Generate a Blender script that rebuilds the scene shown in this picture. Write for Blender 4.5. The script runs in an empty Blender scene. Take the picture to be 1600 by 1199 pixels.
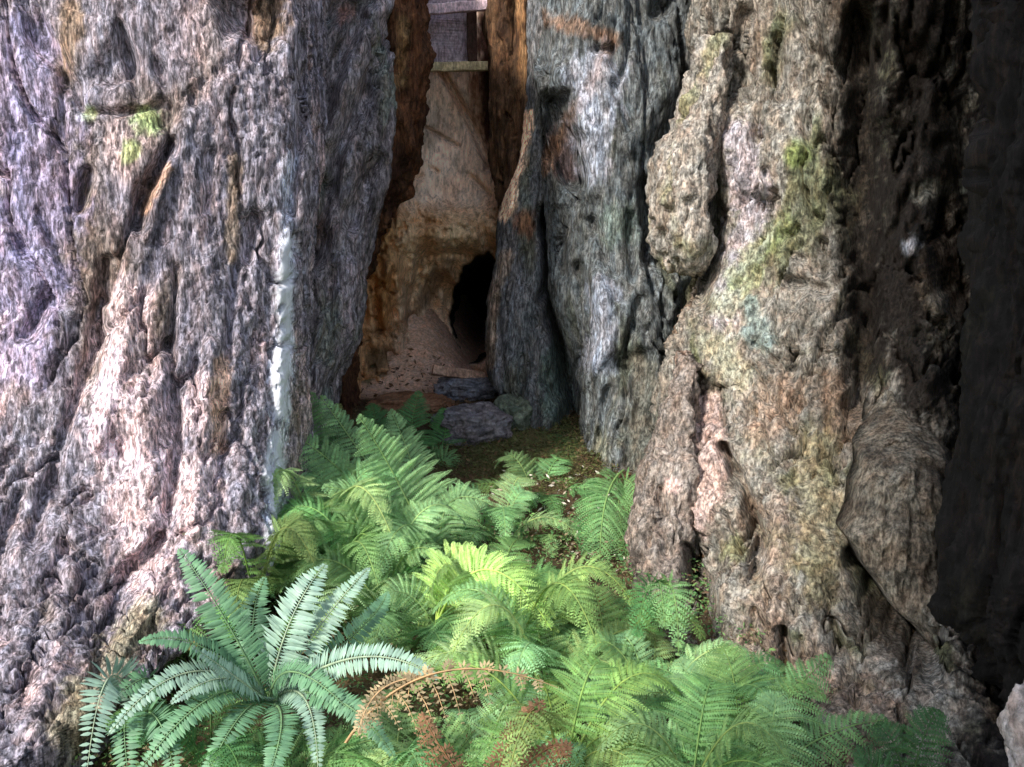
import bpy, math, random
import numpy as np
from mathutils import Vector

# ------------------------------------------------------------------ camera, sky, sun, exposure
sc = bpy.context.scene
COL = sc.collection
PITCH = math.radians(12.0)
F = 1537.0
CAMZ = 1.5
cam_d = bpy.data.cameras.new('camera')
cam_d.lens = 36.0 * F / 1600.0
cam_d.sensor_width = 36.0
cam_d.clip_start = 0.05
cam_d.clip_end = 400.0
cam = bpy.data.objects.new('camera', cam_d)
cam.location = (0, 0, CAMZ)
cam.rotation_euler = (math.radians(90) - PITCH, 0, 0)
COL.objects.link(cam)
sc.camera = cam

SUN_TO = Vector((-0.60, -0.68, 0.75)).normalized()
elev = math.asin(SUN_TO.z)
azim = math.atan2(SUN_TO.x, SUN_TO.y)
world = bpy.data.worlds.new("World")
sc.world = world
world.use_nodes = True
wn = world.node_tree
for n in list(wn.nodes): wn.nodes.remove(n)
sky = wn.nodes.new('ShaderNodeTexSky'); sky.sky_type = 'NISHITA'; sky.sun_disc = False
sky.sun_elevation = elev; sky.sun_rotation = azim
bg = wn.nodes.new('ShaderNodeBackground'); bg.inputs['Strength'].default_value = 0.15
wo = wn.nodes.new('ShaderNodeOutputWorld')
hs = wn.nodes.new('ShaderNodeHueSaturation'); hs.inputs['Saturation'].default_value = 0.6   # sky softened by canopy and cloud
wn.links.new(sky.outputs[0], hs.inputs['Color']); wn.links.new(hs.outputs[0], bg.inputs['Color']); wn.links.new(bg.outputs[0], wo.inputs['Surface'])

sd = bpy.data.lights.new('sun', 'SUN'); sd.energy = 2.1; sd.angle = math.radians(6); sd.color = (1.0, 0.95, 0.88)
so = bpy.data.objects.new('sun', sd)
so.rotation_euler = SUN_TO.to_track_quat('Z', 'Y').to_euler()
so.location = (-6, -4, 8)
COL.objects.link(so)
sc.view_settings.view_transform = 'Standard'
sc.view_settings.look = 'None'
sc.view_settings.exposure = 1.33
sc.view_settings.gamma = 1.0
sc.view_settings.use_curve_mapping = False
sc.render.engine = 'CYCLES'
sc.cycles.max_bounces = 12
sc.cycles.diffuse_bounces = 8

# ------------------------------------------------------------------ helpers
SP, CP = math.sin(PITCH), math.cos(PITCH)
def W(px, py, Y):
    """pixel of the 1600x1199 frame + world depth -> world point"""
    px = np.asarray(px, float); py = np.asarray(py, float); Y = np.asarray(Y, float)
    r = (px - 800) / F; u = (599.5 - py) / F
    dy = CP + u * SP; dz = -SP + u * CP
    t = Y / dy
    return np.stack([r * t, Y + 0 * t, CAMZ + dz * t], -1)
def PIX(P):
    d = P[:, 1] * CP - (P[:, 2] - CAMZ) * SP
    u = P[:, 1] * SP + (P[:, 2] - CAMZ) * CP
    d = np.maximum(d, 0.05)
    return 800 + F * P[:, 0] / d, 599.5 - F * u / d

def s8(r, g, b):
    f = lambda c: (c / 255 / 12.92) if c <= 10 else ((c / 255 + .055) / 1.055) ** 2.4
    return np.array([f(r), f(g), f(b)])

_rs = np.random.RandomState(7)
_perm = _rs.permutation(4096)
_grad = _rs.normal(size=(4096, 3)); _grad /= np.linalg.norm(_grad, axis=1)[:, None]
def noise(P, seed=0):
    P = P + seed * 17.13
    i = np.floor(P).astype(np.int64); f = P - i
    w = f * f * f * (f * (f * 6 - 15) + 10)
    out = 0
    for dx in (0, 1):
        hx = _perm[(i[:, 0] + dx) & 4095]; wx = w[:, 0] if dx else 1 - w[:, 0]
        for dy in (0, 1):
            hy = _perm[(hx + i[:, 1] + dy) & 4095]; wy = w[:, 1] if dy else 1 - w[:, 1]
            for dz in (0, 1):
                h = _perm[(hy + i[:, 2] + dz) & 4095]; wz = w[:, 2] if dz else 1 - w[:, 2]
                g = _grad[h]
                d = g[:, 0] * (f[:, 0] - dx) + g[:, 1] * (f[:, 1] - dy) + g[:, 2] * (f[:, 2] - dz)
                out = out + wx * wy * wz * d
    return out * 1.6
def fbm(P, octs=3, seed=0, gain=.5):
    a, s, o = 1., 0., 0
    for k in range(octs):
        o = o + a * noise(P * 2.03 ** k, seed + k); s += a; a *= gain
    return o / s
def ridged(P, octs=3, seed=0, gain=.55):
    a, s, o = 1., 0., 0
    for k in range(octs):
        o = o + a * (1 - 2 * np.abs(noise(P * 2.07 ** k, seed + 5 + k))); s += a; a *= gain
    return o / s
def sstep(a, b, x):
    t = np.clip((x - a) / (b - a), 0, 1); return t * t * (3 - 2 * t)

def mesh_from(name, V, faces, mat, parent=None, col=None, smooth=True):
    me = bpy.data.meshes.new(name)
    V = np.asarray(V, np.float32); faces = np.asarray(faces, np.int32)
    k = faces.shape[1]
    me.vertices.add(len(V)); me.vertices.foreach_set('co', V.ravel())
    me.loops.add(faces.size); me.loops.foreach_set('vertex_index', faces.ravel())
    me.polygons.add(len(faces))
    me.polygons.foreach_set('loop_start', np.arange(0, faces.size, k, dtype=np.int32))
    me.polygons.foreach_set('use_smooth', np.full(len(faces), smooth))
    me.update(calc_edges=True); me.validate()
    if col is not None:
        at = me.color_attributes.new('tint', 'FLOAT_COLOR', 'POINT')
        c4 = np.ones((len(V), 4), np.float32); c4[:, :3] = np.clip(col[:, :3], 0, 1)
        if col.shape[1] > 3: c4[:, 3] = np.clip(col[:, 3], 0, 1)
        at.data.foreach_set('color', c4.ravel())
    me.materials.append(mat)
    o = bpy.data.objects.new(name, me); COL.objects.link(o)
    if parent is not None: o.parent = parent
    return o
def tag(o, label=None, cat=None, group=None, kind=None):
    if label: o['label'] = label
    if cat: o['category'] = cat
    if group: o['group'] = group
    if kind: o['kind'] = kind
    return o
def thing(name, label, cat, loc=(0, 0, 0), group=None):
    o = bpy.data.objects.new(name, None); COL.objects.link(o); o.empty_display_size = .1
    o.location = loc
    return tag(o, label, cat, group)
def place_in(root, V):
    return np.asarray(V) - np.array(root.location)

def grid_faces(nr, nc, wrap=False):
    r = np.arange(nr - 1)[:, None]; c = np.arange(nc if wrap else nc - 1)[None, :]
    c2 = (c + 1) % nc
    a = r * nc + c; b = r * nc + c2; d = (r + 1) * nc + c; e = (r + 1) * nc + c2
    return np.stack([a, b, e, d], -1).reshape(-1, 4)
def grid_normals(G, wrap=False):
    if wrap:
        du = np.roll(G, -1, 1) - np.roll(G, 1, 1)
    else:
        du = np.gradient(G, axis=1)
    dv = np.gradient(G, axis=0)
    n = np.cross(du, dv); n /= np.linalg.norm(n, axis=2)[..., None] + 1e-9
    return n

def line_dist(px, py, pts):
    """distance in pixels to a polyline with radii, divided by local radius; also signed side"""
    best = np.full(len(px), 1e9); side = np.zeros(len(px))
    if len(pts) == 1: pts = [pts[0], (pts[0][0] + .1, pts[0][1] + .1, pts[0][2])]
    for (x0, y0, r0), (x1, y1, r1) in zip(pts[:-1], pts[1:]):
        dx, dy = x1 - x0, y1 - y0; L = dx * dx + dy * dy + 1e-9
        t = np.clip(((px - x0) * dx + (py - y0) * dy) / L, 0, 1)
        qx = px - (x0 + t * dx); qy = py - (y0 + t * dy)
        d = np.hypot(qx, qy) / (r0 + t * (r1 - r0))
        m = d < best
        best = np.where(m, d, best); side = np.where(m, np.sign(qx * dy - qy * dx), side)
    return best, side
def bbox_sel(px, py, pts, k=3.0):
    R = max(p[2] for p in pts) * k
    return np.nonzero((px > min(p[0] for p in pts) - R) & (px < max(p[0] for p in pts) + R) &
                      (py > min(p[1] for p in pts) - R) & (py < max(p[1] for p in pts) + R))[0]
def apply_strokes(P, front, strokes):
    px, py = PIX(P)
    wob = noise(P * 9, 31) * 1.0
    wob2 = noise(P * np.array([26, 26, 12]), 33) * .7
    for depth, pts in strokes:
        idx = bbox_sel(px, py, pts)
        idx = idx[front[idx]]
        if not len(idx): continue
        d, s = line_dist(px[idx], py[idx], pts)
        d = d * (1 + .45 * wob[idx] + .35 * wob2[idx])
        w = np.exp(-d * d * .9)
        dirv = P[idx] - np.array([0, 0, CAMZ]); dirv[:, 2] *= .3
        dirv /= np.linalg.norm(dirv, axis=1)[:, None]
        P[idx] += dirv * (w * depth)[:, None]
    return P
def apply_paint(P, colr, paints):
    px, py = PIX(P)
    n1 = fbm(P * np.array([16, 16, 7]), 3, 41)
    n2 = noise(P * np.array([70, 70, 30]), 47)
    for c, strength, pts in paints:
        idx = bbox_sel(px, py, pts)
        if not len(idx): continue
        d, s = line_dist(px[idx], py[idx], pts)
        w = sstep(1.25, .45, d + n1[idx] * .9 + n2[idx] * .35) * strength
        colr[idx] = colr[idx] * (1 - w[:, None]) + np.asarray(c) * w[:, None]
    return colr

# ------------------------------------------------------------------ materials
def new_mat(name):
    m = bpy.data.materials.new(name); m.use_nodes = True
    nt = m.node_tree
    for n in list(nt.nodes): nt.nodes.remove(n)
    out = nt.nodes.new('ShaderNodeOutputMaterial'); bs = nt.nodes.new('ShaderNodeBsdfPrincipled')
    nt.links.new(bs.outputs[0], out.inputs[0])
    return m, nt, bs, out
def mapped(nt, scale, rot=(0, 0, 0)):
    tc = nt.nodes.new('ShaderNodeTexCoord'); mp = nt.nodes.new('ShaderNodeMapping')
    mp.inputs['Scale'].default_value = scale; mp.inputs['Rotation'].default_value = rot
    nt.links.new(tc.outputs['Object'], mp.inputs['Vector']); return mp.outputs[0]
def noise_node(nt, vec, scale, detail=4, rough=.6, dist=0.):
    n = nt.nodes.new('ShaderNodeTexNoise'); n.inputs['Scale'].default_value = scale
    n.inputs['Detail'].default_value = detail; n.inputs['Roughness'].default_value = rough
    n.inputs['Distortion'].default_value = dist
    nt.links.new(vec, n.inputs['Vector']); return n.outputs[0]
def ramp(nt, fac, stops):
    r = nt.nodes.new('ShaderNodeValToRGB'); els = r.color_ramp.elements
    while len(els) < len(stops): els.new(.5)
    for e, (p, c) in zip(els, stops):
        e.position = p; e.color = (*c, 1) if len(c) == 3 else c
    nt.links.new(fac, r.inputs[0]); return r.outputs[0]
def mulc(nt, a, b, fac=1.0, mode='MULTIPLY'):
    m = nt.nodes.new('ShaderNodeMixRGB'); m.blend_type = mode; m.inputs[0].default_value = fac
    nt.links.new(a, m.inputs[1]); nt.links.new(b, m.inputs[2]); return m.outputs[0]

def bark_mat(name, stretch=.28, speck=(.35, 1.0, 1.9), bump=.9, rot=(0, 0, 0), fine=70, hue=.5, rough=.9, bdist=.02, fib=.8):
    m, nt, bs, out = new_mat(name)
    at = nt.nodes.new('ShaderNodeAttribute'); at.attribute_name = 'tint'
    v = mapped(nt, (1, 1, stretch), rot)
    n1 = noise_node(nt, v, fine * 1.35, 6, .74, .15)
    f1 = ramp(nt, n1, [(.39, (speck[0],) * 3), (.49, (speck[1],) * 3), (.60, (speck[2],) * 3)])
    n2 = noise_node(nt, v, fine * .3, 5, .65, .1)
    f2 = ramp(nt, n2, [(.28, (1 - .35 * hue, 1 - .42 * hue, 1 - .45 * hue)), (.5, (1, 1, 1)), (.72, (1 + .35 * hue, 1 + .38 * hue, 1 + .45 * hue))])
    n3 = noise_node(nt, v, fine * .5, 3, .6)
    f3 = ramp(nt, n3, [(.35, (1.12, .95, .86)), (.5, (1, 1, 1)), (.65, (.9, 1.0, 1.1))])
    c = mulc(nt, at.outputs['Color'], f1); c = mulc(nt, c, f2); c = mulc(nt, c, f3, hue)
    vs = mapped(nt, (1, 1, stretch * .3), rot)
    n4 = noise_node(nt, vs, fine * 2.4, 3, .6)
    f4 = ramp(nt, n4, [(.36, (1 - .45 * fib,) * 3), (.5, (1, 1, 1)), (.64, (1 + .5 * fib,) * 3)])
    c = mulc(nt, c, f4)
    wm = nt.nodes.new('ShaderNodeMixRGB'); wm.inputs[1].default_value = (.84, .87, .93, 1)
    nt.links.new(at.outputs['Alpha'], wm.inputs[0]); nt.links.new(c, wm.inputs[2]); c = wm.outputs[0]
    nt.links.new(c, bs.inputs['Base Color'])
    bs.inputs['Roughness'].default_value = rough
    bs.inputs['Specular IOR Level'].default_value = .25
    bp = nt.nodes.new('ShaderNodeBump'); bp.inputs['Strength'].default_value = bump; bp.inputs['Distance'].default_value = bdist
    ad = nt.nodes.new('ShaderNodeMath'); ad.operation = 'MULTIPLY_ADD'; ad.inputs[1].default_value = .6
    nt.links.new(n2, ad.inputs[2]); nt.links.new(n1, ad.inputs[0])
    nt.links.new(ad.outputs[0], bp.inputs['Height']); nt.links.new(bp.outputs[0], bs.inputs['Normal'])
    return m
M_BARK_L = bark_mat('bark_fibrous', .3, (.30, 1.0, 2.5), 1.0, (0, math.radians(14), 0), 62, .6)
M_BARK_G = bark_mat('bark_weathered', .35, (.38, 1.0, 2.1), 1.0, (0, math.radians(-6), 0), 48, .6)
M_BARK_R = bark_mat('bark_lumpy', .62, (.38, 1.0, 1.9), 1.0, (0, 0, 0), 48, .6)
M_BARK_D = bark_mat('bark_shade_dark', .35, (.4, 1.0, 2.4), .8, (0, 0, 0), 40, .6, .85)  # for the near trunk, whose dark colour stands for shade
M_WOOD_IN = bark_mat('inner_wood', .45, (.6, 1.0, 1.25), .8, (0, 0, 0), 30, .45, fib=.4)
M_JAMB = bark_mat('jamb_wood', .3, (.5, 1.0, 1.7), 1.0, (0, 0, 0), 40, .7)
M_ROCK = bark_mat('rock', 1.0, (.6, 1.0, 1.4), .9, (0, 0, 0), 35, .5, fib=.3)
M_SOIL = bark_mat('soil', 1.0, (.7, 1.0, 1.35), .6, (0, 0, 0), 45, .6, fib=.2)
M_PLANK = bark_mat('plank_wood', 1.0, (.75, 1.0, 1.2), .4, (0, 0, 0), 40, .3)

def leaf_mat(name, rough=.5, trans=.35, spec=.4, sheen=0.):
    m, nt, bs, out = new_mat(name)
    at = nt.nodes.new('ShaderNodeAttribute'); at.attribute_name = 'tint'
    v = mapped(nt, (1, 1, 1)); n = noise_node(nt, v, 30, 3)
    f = ramp(nt, n, [(.3, (.75, .78, .8)), (.7, (1.25, 1.2, 1.1))])
    c = mulc(nt, at.outputs['Color'], f)
    nt.links.new(c, bs.inputs['Base Color'])
    bs.inputs['Roughness'].default_value = rough; bs.inputs['Specular IOR Level'].default_value = spec
    tr = nt.nodes.new('ShaderNodeBsdfTranslucent'); nt.links.new(c, tr.inputs[0])
    mx = nt.nodes.new('ShaderNodeMixShader'); mx.inputs[0].default_value = trans
    nt.links.new(bs.outputs[0], mx.inputs[1]); nt.links.new(tr.outputs[0], mx.inputs[2]); nt.links.new(mx.outputs[0], out.inputs[0])
    return m
M_LADY = leaf_mat('fern_leaf_soft', .55, .4, .3)
M_SWORD = leaf_mat('fern_leaf_glossy', .55, .2, .45)
M_DRY = leaf_mat('fern_leaf_dry', .8, .2, .1)

# ------------------------------------------------------------------ trunk lobes
def interp_rows(rows, ys):
    R = np.array(rows, float); y = R[:, 0]
    out = []
    for k in range(1, R.shape[1]):
        v = R[:, k]
        h = np.diff(y); dl = np.diff(v) / h
        m = np.zeros(len(v)); m[0], m[-1] = dl[0], dl[-1]
        for i in range(1, len(v) - 1):
            m[i] = 0 if dl[i - 1] * dl[i] <= 0 else 2 * dl[i - 1] * dl[i] / (dl[i - 1] + dl[i])
        i = np.clip(np.searchsorted(y, ys) - 1, 0, len(y) - 2)
        t = (ys - y[i]) / h[i]; tt = np.clip(t, 0, 1)
        a = (2 * tt ** 3 - 3 * tt ** 2 + 1) * v[i] + (tt ** 3 - 2 * tt ** 2 + tt) * h[i] * m[i] + (-2 * tt ** 3 + 3 * tt ** 2) * v[i + 1] + (tt ** 3 - tt ** 2) * h[i] * m[i + 1]
        out.append(a)
    return out

def lobe(name, parent, mat, rows, step=8., nfront=None, disp=(.04, .02, .008), stretch=.25, shear=None,
         col=((.2, .2, .2), (.3, .3, .3)), strokes=(), paints=(), seed=0, fine_step=.009, power=2.0, ridge=.55, terr=.8, crack=.7, alb=1.0, resin=None, dense=(-80, 1260), fs=1.0):
    """rows: (py, x_left, x_right, Y_front, half_thickness); a closed column whose sides follow those rows"""
    y0, y1 = rows[0][0], rows[-1][0]
    ys = [y0]; y = y0
    while y < y1:
        inside = dense[0] <= y <= dense[1]
        y += step if inside else 60.
        ys.append(min(y, y1))
    ys = np.array(sorted(set(ys)))
    xl, xr, Yf, b = interp_rows(rows, ys)
    amax = np.max((xr - xl)) / 2 / F * np.mean(Yf)
    nf = nfront or int(np.clip(math.pi * (amax + np.max(b)) / 2 / fine_step, 60, 620))
    Ys = Yf + b * .9
    A = W(xl, ys, Ys); B = W(xr, ys, Ys)
    Z = W((xl + xr) / 2, ys, Yf + np.minimum(b, .5) * .4)[:, 2]
    xc = (A[:, 0] + B[:, 0]) / 2; a = (B[:, 0] - A[:, 0]) / 2
    td_ = np.linspace(-math.pi, math.pi, 40001); e = 2.0 / power
    f_ = lambda q: np.sign(q) * np.abs(q) ** e
    cx, cyy = f_(np.sin(td_)), f_(np.cos(td_))
    arc = np.concatenate([[0], np.cumsum(np.hypot(np.diff(cx) * a.mean(), np.diff(cyy) * b.mean()))])
    t0, t1 = np.interp(-1.75, td_, arc), np.interp(1.75, td_, arc)
    sa = np.concatenate([np.linspace(t0, t1, nf), np.linspace(t1, t0 + arc[-1], max(16, nf // 6) + 2)[1:-1] % arc[-1]])
    sx, cy = np.interp(sa, arc, cx), np.interp(sa, arc, cyy)
    th = sa
    G = np.zeros((len(ys), len(th), 3))
    G[..., 0] = xc[:, None] + a[:, None] * sx[None]
    G[..., 1] = (Yf + b)[:, None] - b[:, None] * cy[None]
    G[..., 2] = Z[:, None]
    N = grid_normals(G, True)
    if np.mean(N[:, :nf // 2 * 2, 1][:, nf // 4:nf // 2]) > 0: N = -N
    P = G.reshape(-1, 3).copy(); Nn = N.reshape(-1, 3)
    front = np.tile(cy > -.35, len(ys))
    # grain-aligned coordinates
    Q = P.copy()
    px, py = PIX(P)
    if shear is not None:
        Q[:, 0] = Q[:, 0] - shear(px, py) * (Q[:, 2] - 1.0)
    warp = np.stack([noise(P * 3, 61), noise(P * 3, 62), noise(P * 2, 63)], -1) * .03
    Q = Q + warp
    s3 = np.array([1, 1, stretch])
    d = disp[0] * fbm(Q * s3 * 2.6, 2, seed)
    d += disp[1] * ridge * (ridged(Q * s3 * 8.5 * fs, 2, seed + 9) - .3)
    d += disp[1] * .8 * fbm(Q * s3 * 15 * fs, 2, seed + 3)
    d += disp[2] * .6 * (ridged(Q * s3 * 34 * fs, 2, seed + 12) - .2)
    tq = fbm(Q * s3 * 7 * fs, 4, seed + 50, .6) * 9
    tf = tq - np.floor(tq)
    d += disp[1] * terr * ((np.floor(tq) + sstep(.3, .62, tf)) / 9 * 3.0)
    ck = np.abs(fbm(Q * s3 * np.array([13, 13, 9]) * fs, 3, seed + 60, .6))
    d -= disp[1] * crack * .35 * sstep(.055, .0, ck)
    d += disp[2] * .9 * (ridged(Q * np.array([1, 1, stretch * .35]) * 24 * fs, 3, seed + 80) - .3)
    ck2 = np.abs(fbm(Q * s3 * np.array([4.2, 4.2, 2.6]) * fs, 4, seed + 64, .55))
    d -= disp[1] * crack * 1.7 * sstep(.05, .0, ck2)
    gr = fbm(Q * s3 * 75 * fs, 2, seed + 70, .7)
    d += disp[2] * .55 * gr
    P += Nn * d[:, None]
    P = apply_strokes(P, front, strokes)
    # colour
    c0, c1 = np.array(col[0]), np.array(col[1])
    m = np.clip(.5 + 1.3 * fbm(Q * s3 * 5, 3, seed + 20), 0, 1)
    m2 = np.clip(.5 + 1.5 * fbm(Q * s3 * 22, 2, seed + 24), 0, 1)
    colr = c0 + (c1 - c0) * (m * .6 + m2 * .4)[:, None]
    if len(col) > 2:
        w = sstep(.08, .4, fbm(Q * s3 * 7, 3, seed + 28))[:, None] * .8
        colr = colr * (1 - w) + np.array(col[2]) * w
    if len(col) > 3:
        w = sstep(.12, .42, fbm(Q * s3 * 4, 3, seed + 35))[:, None] * .7
        colr = colr * (1 - w) + np.array(col[3]) * w
    colr = apply_paint(P, colr * alb, paints)
    if resin:
        px, py = PIX(P); dd, _ = line_dist(px, py, resin[0])
        for q in resin[1:]: dd = np.minimum(dd, line_dist(px, py, q)[0])
        dd = dd * (.85 + .4 * noise(P * np.array([30, 30, 9]), 91) + .4 * noise(P * np.array([80, 80, 25]), 92))
        colr = np.column_stack([colr, 1 - .92 * sstep(1.15, .55, dd)])
    V = place_in(parent, P)
    f = grid_faces(len(ys), len(th), True)[:, ::-1]
    # caps
    return mesh_from(name, V, f, mat, parent, colr)

# palettes
PURP = s8(150, 140, 158); GREY = s8(150, 146, 150); PINK = s8(222, 196, 196); TAN = s8(190, 160, 135)
DARKB = s8(72, 60, 58); GREEN = s8(140, 155, 105); MOSS = s8(120, 145, 70); BLUEG = s8(120, 132, 138)
WHITE = s8(222, 226, 240); BROWN = s8(120, 90, 65); RUST = s8(135, 85, 50); WOODT = s8(205, 160, 120)

# ground height
def gz(x, y):
    x = np.asarray(x, float); y = np.asarray(y, float)
    z = .04 + .30 * sstep(1.8, 5.3, y)
    z = z + (.0 + .40 * sstep(-.18, -.56, x)) * sstep(5.15, 5.9, y)
    return z

# --- left tree
def shearL(px, py):
    return -.16 * sstep(300, 0, px) * sstep(700, 300, py) + .26 * sstep(0, 380, px) + .14 * sstep(300, 1100, py)
left = thing('redwood_tree', 'massive grey purple redwood trunk with shaggy bark and a white streak down its right edge', 'tree', (-1.7, 3.6, 0))
lobe('trunk', left, M_BARK_L, [
    (-450, -800, 488, 3.30, .6), (0, -760, 482, 3.10, .55), (200, -760, 478, 3.02, .52), (320, -770, 470, 2.98, .50),
    (450, -780, 462, 2.92, .5), (650, -800, 458, 2.78, .5), (850, -820, 452, 2.58, .55), (1000, -840, 405, 2.26, .7), (1200, -880, 270, 1.76, .9), (1500, -950, 190, 1.5, 1.0)],
    step=3.6, fine_step=.0075, disp=(.09, .022, .014), stretch=.14, terr=.35, crack=1.15, alb=.72, resin=[[(450, 375, 5), (445, 440, 10), (447, 520, 8), (441, 580, 14), (436, 645, 11)], [(432, 680, 8), (427, 730, 14), (433, 800, 9), (429, 870, 13)]], shear=shearL, power=3.8,
    col=(s8(108, 102, 112), s8(166, 158, 166), PINK * .85, s8(122, 104, 84)), seed=1,
    strokes=[
        (.075, [(268, 222, 7), (240, 272, 10), (214, 352, 9)]), (-.035, [(268, 260, 8), (245, 310, 10), (226, 372, 8)]),
        (.07, [(137, 268, 9), (125, 325, 8)]), (.06, [(75, 470, 12), (42, 525, 12)]),
        (.06, [(168, 410, 12), (148, 540, 12), (96, 695, 10), (50, 850, 12)]),
        (.09, [(250, 845, 12), (205, 895, 20), (172, 985, 16), (150, 1060, 10)]),
        (.16, [(330, -30, 24), (372, 15, 26), (398, 60, 10)]), (.07, [(420, -40, 34), (420, 40, 26), (402, 90, 8)]), (-.04, [(392, -40, 7), (398, 70, 5)]),
        (.06, [(398, 345, 14), (388, 400, 14)]), (.035, [(278, 420, 7), (265, 540, 7)]), (.05, [(472, 60, 9), (468, 220, 7), (452, 330, 8)]),
        (.05, [(30, 780, 12), (-10, 900, 12)]), (.05, [(105, 850, 9), (60, 1000, 10), (40, 1100, 9)]), (.04, [(300, 150, 9), (305, 162, 8)]),
        (-.05, [(205, 470, 16), (183, 590, 20), (150, 690, 20)]), (-.055, [(222, 620, 22), (235, 780, 24), (215, 860, 14)]), (-.04, [(330, 540, 14), (310, 740, 16), (300, 830, 14)]),
        (-.05, [(262, 860, 14), (232, 930, 17), (192, 1010, 15)]), (-.04, [(120, 830, 18), (90, 980, 20)]), (.04, [(262, 540, 8), (280, 700, 7), (262, 800, 7)]),
        (.035, [(350, 650, 8), (352, 850, 10)]), (.035, [(330, 240, 8), (322, 330, 8)]), (.04, [(370, 420, 9), (355, 560, 9)]), (.03, [(62, 330, 9), (110, 440, 9)]),
        (.03, [(100, 130, 8), (95, 220, 9)]), (.03, [(190, 40, 8), (215, 150, 8)]), (-.03, [(440, 390, 9), (438, 600, 10), (428, 850, 10)]),
    ],
    paints=[
        (WHITE * .8, .8, [(447, 385, 7), (445, 500, 15), (440, 620, 18), (430, 720, 13), (430, 870, 17)]),
        (WHITE, .5, [(452, 250, 12), (448, 330, 12), (446, 400, 12)]),
        (s8(160, 180, 120), .75, [(232, 190, 24)]), (s8(160, 178, 115), .7, [(205, 235, 18)]), (s8(160, 178, 115), .6, [(140, 178, 11)]),
        (s8(120, 95, 60), .7, [(110, 20, 24), (95, 130, 22)]), (s8(110, 88, 62), .8, [(420, -30, 44), (418, 45, 32)]), (s8(120, 100, 70), .6, [(365, 250, 12), (362, 400, 12)]),
        (PINK * .85, .6, [(200, 470, 42), (190, 620, 75), (240, 760, 85), (240, 900, 55)]), (PINK, .5, [(330, 600, 30), (310, 830, 34)]),
        (s8(215, 195, 205), .5, [(180, 560, 24), (150, 690, 24), (245, 720, 30)]),
        (s8(190, 150, 115), .6, [(345, 570, 16), (340, 700, 16)]), (s8(185, 145, 115), .6, [(225, 330, 10), (262, 262, 8)]),
        (s8(150, 140, 100), .55, [(230, 960, 34), (110, 1130, 44)]), (s8(150, 140, 175), .45, [(30, 60, 60), (60, 300, 80), (30, 560, 60)]),
    ])
lobe('buttress', left, M_BARK_G, [
    (-120, 300, 606, 4.35, .4), (0, 300, 600, 4.3, .36), (150, 300, 604, 4.25, .34), (230, 300, 600, 4.22, .34), (330, 300, 580, 4.18, .34),
    (420, 300, 562, 4.14, .34), (500, 300, 554, 4.1, .34), (560, 300, 544, 4.08, .36), (610, 300, 524, 4.05, .38), (680, 300, 518, 4.0, .4), (820, 300, 520, 3.9, .45), (1000, 300, 520, 3.8, .5)],
    step=4.5, fine_step=.009, disp=(.06, .032, .012), stretch=.2, alb=1.15, terr=.4, shear=lambda px, py: .38 + 0 * px, power=2.3,
    col=(s8(90, 84, 86), s8(150, 142, 145), s8(112, 118, 108)), seed=11,
    strokes=[
        (.14, [(500, 30, 20), (545, 5, 18)]), (.12, [(575, -10, 10), (530, 90, 14), (503, 190, 10)]), (.12, [(612, 30, 9), (565, 160, 12), (528, 240, 10), (520, 290, 9)]),
        (.10, [(585, 250, 12), (548, 350, 14)]), (.12, [(510, 300, 12), (495, 400, 14)]), (-.05, [(590, 20, 11), (545, 120, 12), (510, 215, 12)]), (.08, [(478, 40, 8), (476, 200, 8), (462, 330, 9)]),
        (.08, [(612, 310, 13), (600, 350, 12)]), (.05, [(520, 420, 8), (505, 560, 8)]), (-.05, [(540, 420, 18), (545, 520, 16)]), (.06, [(492, 480, 8), (480, 600, 9)]), (.08, [(470, 400, 8), (465, 640, 9)]), (.16, [(482, 0, 12), (480, 300, 12), (462, 500, 12), (456, 700, 12)])],
    paints=[(s8(150, 95, 70), .6, [(540, 20, 18)]), (s8(85, 60, 50), .7, [(470, 320, 14), (500, 370, 22)]), (s8(160, 150, 160), .6, [(545, 420, 20), (540, 540, 20)]),
            (s8(140, 110, 80), .5, [(470, 560, 14), (480, 640, 16)]), (s8(120, 125, 110), .6, [(520, 480, 22), (510, 560, 20)])])
lobe('buttress', left, M_JAMB, [
    (-120, 575, 658, 4.8, .3), (0, 585, 655, 4.75, .26), (150, 588, 654, 4.73, .26), (230, 586, 644, 4.72, .24), (300, 570, 622, 4.72, .22), (380, 540, 580, 4.72, .2), (480, 530, 556, 4.72, .2), (700, 520, 545, 4.8, .2)],
    step=5, fine_step=.01, disp=(.04, .045, .018), stretch=.35, power=2.2, alb=.55, col=(s8(96, 66, 48), s8(140, 92, 60), s8(70, 44, 32)), seed=15,
    strokes=[(.06, [(622, 200, 8), (630, 260, 12), (612, 330, 10)]), (.04, [(630, 0, 6), (628, 120, 6)])],
    paints=[(s8(150, 120, 80), .5, [(630, 30, 10), (625, 130, 10)]), (s8(60, 40, 32), .8, [(615, 250, 26), (610, 320, 20)])])

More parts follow.
